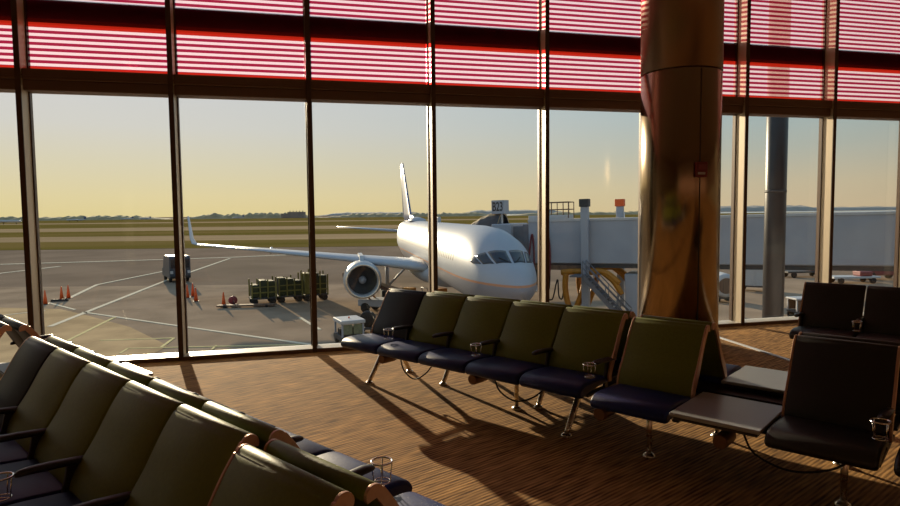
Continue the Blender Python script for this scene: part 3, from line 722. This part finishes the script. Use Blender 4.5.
b = MB(); b.box(7.5, 9.2, -1.2, 1.0, 1.2, 3.5, b=.05); b.build('equipment_box', 'bridge', jb)
for x, w_ in ((2.35, .26), (3.25, .34)):
    b = MB(); b.tube(bezier([(x, BF - .06, 5.6), (x - w_ * .5, BF - .08, 4.6), (x - w_ * .3, BF - .08, 3.5), (x + w_ * .4, BF - .1, 3.4), (x + w_ * .6, BF - .1, 4.6), (x + w_ * .3, BF - .06, 5.65), (x, BF - .06, 5.6)], 8), .05, 8); b.build('hose', 'maroon', jb)
b = MB(); b.tube(bezier([(3.4, BF, 4.0), (3.35, BF, 2.7), (3.1, BF, 2.2), (3.5, BF, 2.0), (3.75, BF, 2.9), (3.85, BF, 3.1), (3.9, BF, 2.2), (4.1, BF, 2.1), (4.2, BF, 3.0), (4.2, BF, 3.9)], 6), .04, 8); b.build('festoon_cable', 'rubber', jb)
b = MB(); b.box(2.2, 5.2, BF - .1, BF + .1, 3.7, 3.95); b.build('cable_tray', 'brownstripe', jb)
b = MB(); b.box(-.42, .42, -.34, .34, 0, .82, b=.015); sg = b.build('gate_sign', 'bridge', jb, (.02, -.3, 6.95), -ba - YAW - R(32))
b = MB(); b.box(-.12, .12, -.12, .12, -.70, .02); b.build('sign_post', 'white', sg)
cu = bpy.data.curves.new('gate_number', 'FONT'); cu.body = 'B23'; cu.size = .76; cu.align_x = 'CENTER'; cu.align_y = 'CENTER'; cu.extrude = .006; cu.offset = .010
to = bpy.data.objects.new('gate_number', cu); col.objects.link(to)
dg = bpy.context.evaluated_depsgraph_get(); me = bpy.data.meshes.new_from_object(to.evaluated_get(dg)); bpy.data.objects.remove(to)
me.materials.clear(); me.materials.append(M['lettering'])
o = put('gate_number', me, sg, (0, -.347, .41)); o.rotation_euler = (pi / 2, 0, 0); o.scale = (.62, 1, 1); o['label'] = 'black lettering B23'

# ------------------------------------------------------------------ apron equipment
def wheel(parent, x, y, z, r, w, name='wheel'):
    b = MB(); b.lathe([(r * .4, -w / 2), (r * .9, -w / 2), (r, -w * .3), (r, w * .3), (r * .9, w / 2), (r * .4, w / 2)], 20, T=Matrix.Translation((x, y, z)) @ Matrix.Rotation(pi / 2, 4, 'X')); return b.build(name, 'tyre', parent)
def cone_thing(p, label, h=1.15):
    t = thing('traffic_cone', label, 'cone', p, random.uniform(0, 1), 'orange cones on the apron')
    b = MB(); b.box(-.24, .24, -.24, .24, 0, .05, b=.01); b.build('base', 'rubber', t)
    b = MB(); b.lathe([(.17, .05), (.04, h), (.02, h + .01)], 20); b.build('cone_body', 'orange', t)
    b = MB(); b.lathe([(.125, .42), (.10, .66)], 20, caps=False); b.build('collar', 'orange', t)
for (x, y), lab in (((45.5, 304.5), 'orange cone half hidden by the leftmost mullion'), ((61.8, 300.0), 'orange cone at left, left one of the pair on a chock'), ((68.6, 298.5), 'orange cone at left, right one of the pair on a chock'),
                    ((187.5, 298.0), 'orange cone touching the mullion in front of the van'), ((193.0, 296.5), 'orange cone farther back, right of the mullion'), ((196.0, 301.5), 'nearer orange cone of the pair right of the mullion'), ((223.8, 307.0), 'orange cone standing on the tow bar platform')):
    cone_thing(ground(x, y), lab)
t = thing('wheel_chock', 'low dark chock lying beside the pair of cones at left', 'chock', ground(59, 301.5), -.1)
b = MB(); b.extrude([(-.16, 0), (.16, 0), (.06, .2), (-.06, .2)], -.6, .7, 0, .02); b.build('block', 'rubber', t)

# van
t = thing('van', 'dark blue-grey van driving on the apron behind a mullion', 'van', ground(176.5, 280.5), 0.35)
b = MB(); b.extrude([(-2.4, .45), (2.3, .45), (2.45, .9), (2.3, 1.35), (1.7, 1.5), (1.2, 2.65), (.9, 2.8), (-2.3, 2.8), (-2.45, 2.6)], -1.05, 1.05, 0, .12); b.build('body', 'vanblue', t)
for x0, x1 in ((-.92, -.05), (.05, .92)):
    b = MB(); b.box(x0, x1, -2.50, -2.43, 1.55, 2.45, b=.02); b.build('rear_window', 'glassdark', t)
for x in (-.85, .85):
    b = MB(); b.box(x - .14, x + .14, -2.49, -2.42, .95, 1.25, b=.01); b.build('tail_light', 'white', t)
b = MB(); b.box(-1.0, 1.0, -2.55, -2.38, .45, .7, b=.02); b.build('bumper', 'rubber', t)
for x in (-.85, .85):
    for y in (-1.5, 1.5):
        b = MB(); b.lathe([(.15, -.13), (.36, -.13), (.4, -.08), (.4, .08), (.36, .13), (.15, .13)], 20, T=Matrix.Translation((x, y, .4)) @ Matrix.Rotation(pi / 2, 4, 'Y')); b.build('wheel', 'tyre', t)

# train of baggage dollies
def dolly(p, rz, label, h, seed):
    rnd = random.Random(seed); t = thing('baggage_dolly', label, 'baggage cart', p, rz, 'parked baggage dollies')
    b = MB(); b.box(-.98, .98, -.7, .7, .42, .55, b=.02); b.build('deck', 'bridgedark', t)
    for x in (-.7, .7):
        for y in (-.55, .55): wheel(t, x, y, .25, .25, .16)
    for x in (-.92, -.3, .3, .92):
        for y in (-.7, .7):
            b = MB(); b.box(x - .05, x + .05, y - .05, y + .05, .5, h + rnd.uniform(-.25, .15)); b.build('stanchion', 'cartyellow', t)
    for x in (-.62, 0, .62):
        b = MB(); b.box(x - .26, x + .26, -.6, .6, .55, h - .35 + rnd.uniform(-.2, .25), b=.08); b.build('container', 'cartdark' if rnd.random() < .6 else 'cartyellow', t)
    b = MB(); b.box(-.95, .95, -.72, -.66, .9, 1.0); b.box(-.95, .95, -.72, -.66, 1.35, 1.43); b.build('side_rail', 'cartyellow', t)
    b = MB(); b.tube([(-.98, 0, .45), (-1.0, 0, .4)], .04, 8); b.build('drawbar', 'bridgedark', t); return t
p0 = ground(263, 303.5); p1 = ground(325, 299)
dv = (p1 - p0).normalized(); da = atan2(dv.y, dv.x)
for i, lab in enumerate(('dark green loaded baggage dolly, nearest of the parked row', 'middle baggage dolly of the parked row, mustard stanchions', 'farthest baggage dolly of the parked row, behind the mullion')):
    dolly(p0 + dv * (2.08 * i) + Vector((0, .25 * (i % 2), 0)), da, lab, 2.0 + .2 * i, i + 3)
# low tow platform with ball float
pm = ground(243, 307.5)
t = thing('tow_platform', 'long flat trailer bed lying before the baggage dollies', 'trailer', pm, -.12)
b = MB(); b.box(-1.9, 2.4, -.28, .28, .12, .24, b=.02); b.build('bed', 'brownstripe', t)
for x in (-1.3, 1.8):
    for y in (-.25, .25): wheel(t, x, y, .12, .12, .1)
t = thing('red_reel', 'round red reel beside the cone on the apron', 'reel', ground(233.0, 304.6), .3); t.scale = (.62, .62, .62)
b = MB(); b.lathe([(.12, -.16), (.52, -.16), (.55, -.12), (.55, -.06), (.42, -.04), (.42, .04), (.55, .06), (.55, .12), (.52, .16), (.12, .16)], 28, T=Matrix.Translation((0, 0, .56)) @ Matrix.Rotation(pi / 2, 4, 'X')); b.build('drum', 'darkred', t)
b = MB(); b.box(-.4, .4, -.3, .3, 0, .06); b.tube([(0, -.25, .05), (0, -.25, .56)], .04, 8); b.tube([(0, .25, .05), (0, .25, .56)], .04, 8); b.tube([(0, -.28, .56), (0, .28, .56)], .04, 8); b.build('stand', 'bridgedark', t)

# ground tug with white roof
t = thing('ground_tug', 'boxy ground tug with white roof parked below the engine', 'tug', ground(349.5, 343.5), .22); t.scale = (.84, .84, .84)
b = MB(); b.box(-.72, .72, -1.2, 1.2, .28, .62, b=.05); b.build('chassis', 'bridgedark', t)
b = MB(); b.box(-.80, .80, -.95, .95, 1.42, 1.66, b=.04); b.build('roof', 'white', t)
for x in (-.68, .68):
    for y in (-.8, .8):
        b = MB(); b.box(x - .05, x + .05, y - .05, y + .05, .6, 1.44); b.build('roof_post', 'bridge', t)
for x0, x1 in ((-.62, -.04), (.04, .62)):
    b = MB(); b.box(x0, x1, -.84, -.80, .74, 1.38, b=.01); b.build('windscreen', 'cabglass', t)
b = MB(); b.box(-.6, .6, .0, .6, .6, 1.0, b=.04); b.build('seat', 'rubber', t)
for x in (-.6, .6):
    for y in (-.8, .8):
        b = MB(); b.lathe([(.1, -.1), (.27, -.1), (.3, -.05), (.3, .05), (.27, .1), (.1, .1)], 20, T=Matrix.Translation((x, y, .3)) @ Matrix.Rotation(pi / 2, 4, 'Y')); b.build('wheel', 'tyre', t)
for x in (-.5, .5):
    b = MB(); b.lathe([(.07, 0), (.06, .03)], 14, T=Matrix.Translation((x, -1.2, .48)) @ Matrix.Rotation(pi / 2, 4, 'X')); b.build('headlight', 'white', t)
b = MB(); b.lathe([(.05, 1.66), (.05, 1.74), (.02, 1.78)], 12); b.build('beacon', 'orange', t)
# hose cart
t = thing('hose_cart', 'dark round hose drum on a cart right of the tug roof', 'cart', ground(368, 333), -.2)
b = MB(); b.lathe([(.1, -.3), (.42, -.3), (.46, -.26), (.46, .26), (.42, .3), (.1, .3)], 28, T=Matrix.Translation((0, 0, .85)) @ Matrix.Rotation(pi / 2, 4, 'X')); b.build('drum', 'tyre', t)
b = MB(); b.box(-.45, .45, -.5, .5, .28, .40, b=.02); b.build('deck', 'bridgedark', t)
for x in (-.35, .35):
    for y in (-.4, .4): wheel(t, x, y, .18, .18, .1)
# belt loader beneath the wing
t = thing('belt_loader', 'belt loader with a raised conveyor under the wing root', 'loader', ground(388, 312), 2.55)
b = MB(); b.box(-2.4, 2.0, -.8, .8, .45, .95, b=.06); b.build('chassis', 'bridge', t)
b = MB(); b.add([(-3.6, -.45, .7), (-3.6, .45, .7), (-3.6, .45, .95), (-3.6, -.45, .95), (3.4, -.45, 2.5), (3.4, .45, 2.5), (3.4, .45, 2.75), (3.4, -.45, 2.75)], [(0, 1, 2, 3), (4, 7, 6, 5), (0, 4, 5, 1), (1, 5, 6, 2), (2, 6, 7, 3), (3, 7, 4, 0)]); b.build('conveyor', 'brownstripe', t)
b = MB(); b.tube([(1.2, -.4, .9), (2.4, -.4, 2.3)], .07, 8); b.tube([(1.2, .4, .9), (2.4, .4, 2.3)], .07, 8); b.build('lift_arm', 'yellow', t)
b = MB(); b.box(-1.9, -1.0, -.78, -.2, .95, 1.75, b=.05); b.build('driver_seat', 'yellow', t)
for x in (-1.7, 1.4):
    for y in (-.75, .75): wheel(t, x, y, .36, .36, .24)
t = thing('cargo_trolley', 'small yellow trolley beside the fuselage under the nose', 'trolley', ground(437, 303), .4)
b = MB(); b.box(-.9, .9, -.5, .5, .35, .5, b=.02); b.build('deck', 'bridgedark', t)
b = MB(); b.box(-.35, .75, -.4, .4, .5, 1.15, b=.06); b.build('load', 'yellow', t)
for x in (-.6, .6):
    for y in (-.42, .42): wheel(t, x, y, .2, .2, .12)
b = MB(); b.tube([(-.9, -.4, .5), (-1.2, -.4, 1.3), (-1.2, .4, 1.3), (-.9, .4, .5)], .035, 8); b.build('handle', 'bridge', t)

# equipment right of the column
def cart(p, rz, label, L, W, h, roof, side, group=None):
    t = thing('baggage_cart', label, 'baggage cart', p, rz, group)
    b = MB(); b.box(-L / 2, L / 2, -W / 2, W / 2, .4, .52, b=.02); b.build('deck', 'bridgedark', t)
    b = MB(); b.box(-L / 2 - .05, L / 2 + .05, -W / 2 - .05, W / 2 + .05, h - .12, h, b=.03); b.build('roof', roof, t)
    for i, x in enumerate((-L / 2 + .05, 0, L / 2 - .05)):
        for y in (-W / 2 + .05, W / 2 - .05):
            b = MB(); b.box(x - .04, x + .04, y - .04, y + .04, .5, h - .1); b.build('corner_post', 'white', t)
    for s in (-1, 1):
        pr = []; n = 24
        b = MB(); vs = []
        for i in range(n + 1):
            x = -L / 2 + .1 + (L - .2) * i / n; y = s * (W / 2 - .05) + .035 * sin(i * 2.2)
            vs += [(x, y, .55), (x, y, h - .12)]
        b.add(vs, [(2 * i, 2 * i + 2, 2 * i + 3, 2 * i + 1) for i in range(n)], 0, True); b.build('curtain', side, t)
    for x in (-L * .33, L * .33):
        for y in (-W * .4, W * .4): wheel(t, x, y, .24, .24, .14)
    b = MB(); b.tube([(L / 2, 0, .45), (L / 2 + .7, 0, .3)], .04, 8); b.build('drawbar', 'bridgedark', t); return t
cart(ground(755, 291), -YAW - .5, 'white covered baggage cart with draped side, left of the outdoor pole', 2.9, 1.5, 2.15, 'white', 'white')
cart(ground(801, 318), -YAW + .1, 'white topped cart with brown striped curtain near the wall', 1.35, 1.0, 1.35, 'white', 'brownstripe')
def flat(p, rz, label, mat):
    t = thing('flat_trailer', label, 'trailer', p, rz, 'flat trailers under the jet bridge')
    b = MB(); b.box(-2.2, 2.2, -.8, .8, .5, .68, b=.03); b.build('bed', mat, t)
    b = MB(); b.box(.4, 1.6, -.6, .6, .68, 1.15, b=.1); b.build('load', 'darkred', t)
    for x in (-1.5, 1.5):
        for y in (-.7, .7): wheel(t, x, y, .3, .3, .2)
    b = MB(); b.tube([(-2.2, 0, .55), (-3.1, 0, .35)], .05, 8); b.build('drawbar', 'bridgedark', t)
flat(ground(803, 277), -YAW + .1, 'dark flat trailer below the bridge, right of the outdoor pole', 'bridgedark')
flat(ground(852, 283), -YAW, 'dark red and white flat trailer at right below the bridge', 'white')
t = thing('service_truck', 'low truck with yellow light bar farthest right below the bridge', 'truck', ground(880, 279.5), -YAW)
b = MB(); b.box(-2.2, 2.2, -.9, .9, .5, 1.1, b=.08); b.build('bed', 'darkred', t)
b = MB(); b.extrude([(-.85, 1.05), (.85, 1.05), (.75, 1.9), (-.75, 1.9)], .6, 2.0, 0, .08); b.build('cab', 'white', t)
b = MB(); b.box(.9, 1.7, -.4, .4, 1.9, 2.05, b=.02); b.build('light_bar', 'yellow', t)
for x in (-1.4, 1.4):
    for y in (-.8, .8): wheel(t, x, y, .42, .42, .25)
# ground power unit with a round opening, right of the column
t = thing('air_start_unit', 'ground unit with a round dark intake just right of the column', 'ground unit', ground(722, 302), -YAW - .12)
b = MB(); b.lathe([(.62, 0), (.86, .05), (.90, .25), (.90, 1.9), (.80, 2.1)], 32, T=Matrix.Translation((0, -1.0, 1.35)) @ Matrix.Rotation(-pi / 2, 4, 'X')); b.build('shell', 'white', t)
b = MB(); b.lathe([(.60, -.02), (.60, .03)], 32, T=Matrix.Translation((0, -1.0, 1.35)) @ Matrix.Rotation(-pi / 2, 4, 'X')); b.build('intake', 'brownstripe', t)
b = MB(); b.box(-.7, .7, -.9, 1.0, .35, .5); b.build('frame', 'bridgedark', t)
for x in (-.6, .6):
    for y in (-.6, .7): wheel(t, x, y, .3, .3, .18)

# outdoor pole carrying the roof overhang
px = ground(775.5, 250, .5); d = ray(775.5, 200); tt = 12.0 / d.y; pX = d.x * tt
t = thing('outdoor_pole', 'dark round post standing outside behind the right window', 'post', (pX, 12.0, G))
b = MB(); b.lathe([(.225, 0), (.225, 14)], 28); b.build('shaft', 'pole', t)
b = MB(); b.box(-.34, .34, -.34, .34, 0, .5, b=.04); b.build('footing', 'concrete', t)
b = MB(); b.lathe([(.229, 7.4), (.229, 7.46)], 28); b.build('band', 'bridgedark', t)

# far aircraft
def far_plane(x, y, dep_scale, rz, label):
    p = ground(x, y) + Vector((0, 0, .07)); t = thing('distant_airplane', label, 'airplane', p, rz, 'aircraft taxiing in the distance'); s = dep_scale
    b = MB(); b.loft([[(a * s, w * s * cos(2 * pi * k / 14), (3 + h) * s + w * s * sin(2 * pi * k / 14)) for k in range(14)] for a, w, h in ((14, .1, -.2), (13, .9, -.1), (11, 1.5, 0), (-8, 1.5, 0), (-13, .6, .6), (-15, .1, .9))]); b.build('fuselage', 'white', t)
    b = MB(); b.add([(2 * s, 0, 2.3 * s), (-3 * s, 13 * s, 3 * s), (-4.5 * s, 13 * s, 3 * s), (-2.5 * s, 0, 2.3 * s), (-4.5 * s, -13 * s, 3 * s), (-3 * s, -13 * s, 3 * s), (2 * s, 0, 2.7 * s), (-3 * s, 13 * s, 3.2 * s), (-4.5 * s, 13 * s, 3.2 * s), (-2.5 * s, 0, 2.7 * s), (-4.5 * s, -13 * s, 3.2 * s), (-3 * s, -13 * s, 3.2 * s)], [(0, 1, 2, 3), (0, 3, 4, 5), (6, 9, 8, 7), (6, 11, 10, 9), (0, 6, 7, 1), (1, 7, 8, 2), (2, 8, 9, 3), (3, 9, 10, 4), (4, 10, 11, 5), (5, 11, 6, 0)]); b.build('wings', 'wingpaint', t)
    b = MB(); b.box(-14.5 * s, -11 * s, -.15 * s, .15 * s, 4 * s, 8.5 * s, b=.1 * s); b.build('fin', 'finpaint', t)
    for a in (9, -2):
        b = MB(); b.tube([(a * s, 0, 0), (a * s, 0, 2 * s)], .3 * s, 8); b.build('gear', 'tyre', t)
far_plane(76, 221.8, 1.0, 3.3, 'small distant aircraft left of the second mullion, the clearest one')
far_plane(127, 220.3, .95, 2.9, 'tiny distant aircraft halfway between the two left mullions')
far_plane(145, 219.6, .9, 3.4, 'tiny distant aircraft just left of the second mullion')
far_plane(6, 224.3, 1.1, .2, 'distant aircraft cut by the left edge of the photo')
far_plane(238, 218.6, 1.0, 3.0, 'tiny distant aircraft right of the winglet tip')

# ------------------------------------------------------------------ light
SUN_AZ, SUN_EL = R(-13.2), R(12)
sd = Vector((sin(SUN_AZ) * cos(SUN_EL), cos(SUN_AZ) * cos(SUN_EL), sin(SUN_EL)))
sun = bpy.data.lights.new('sun', 'SUN'); so = bpy.data.objects.new('sun', sun); col.objects.link(so)
so.rotation_euler = sd.to_track_quat('Z', 'Y').to_euler(); sun.energy = 6.6; sun.color = (1, .82, .56); sun.angle = R(.6)
so['label'] = 'low evening sun'; so['category'] = 'light'

w = bpy.data.worlds.new('evening_sky'); sc.world = w; w.use_nodes = True; N = w.node_tree.nodes; L = w.node_tree.links
tc = N.new('ShaderNodeTexCoord'); sp = N.new('ShaderNodeSeparateXYZ'); L.new(tc.outputs['Generated'], sp.inputs[0])
def ramp(stops):
    cr = N.new('ShaderNodeValToRGB'); e = cr.color_ramp.elements
    e[0].position, e[0].color = stops[0][0], (*stops[0][1], 1); e[1].position, e[1].color = stops[-1][0], (*stops[-1][1], 1)
    for p, c in stops[1:-1]: x = e.new(p); x.color = (*c, 1)
    L.new(sp.outputs['Z'], cr.inputs[0]); return cr.outputs[0]
rl = ramp([(0, (.76, .63, .31)), (.03, (.76, .65, .37)), (.08, (.71, .65, .48)), (.13, (.67, .65, .60)), (.2, (.64, .64, .655)), (.5, (.52, .58, .68)), (1, (.32, .42, .60))])
rr_ = ramp([(0, (.60, .47, .30)), (.04, (.56, .48, .33)), (.09, (.44, .46, .40)), (.15, (.36, .46, .48)), (.25, (.32, .45, .50)), (.5, (.26, .40, .50)), (1, (.20, .32, .50))])
dt = N.new('ShaderNodeVectorMath'); dt.operation = 'DOT_PRODUCT'; L.new(tc.outputs['Generated'], dt.inputs[0]); dt.inputs[1].default_value = (sin(R(-25)), cos(R(-25)), 0)
mr = N.new('ShaderNodeMapRange'); mr.inputs['From Min'].default_value = .42; mr.inputs['From Max'].default_value = .98; L.new(dt.outputs['Value'], mr.inputs[0])
mx = N.new('ShaderNodeMix'); mx.data_type = 'RGBA'; L.new(mr.outputs[0], mx.inputs[0]); L.new(rr_, mx.inputs[6]); L.new(rl, mx.inputs[7])
L.new(mx.outputs[2], N['Background'].inputs['Color']); N['Background'].inputs['Strength'].default_value = 1.0

vs_ = sc.view_settings; sc.display_settings.display_device = 'sRGB'
vs_.view_transform = 'Standard'; vs_.look = 'None'; vs_.gamma = 1; vs_.exposure = .1; vs_.use_curve_mapping = False
cy = sc.cycles; cy.use_denoising = True; cy.max_bounces = 8; cy.transparent_max_bounces = 16; cy.diffuse_bounces = 4; cy.glossy_bounces = 4; cy.sample_clamp_indirect = 6
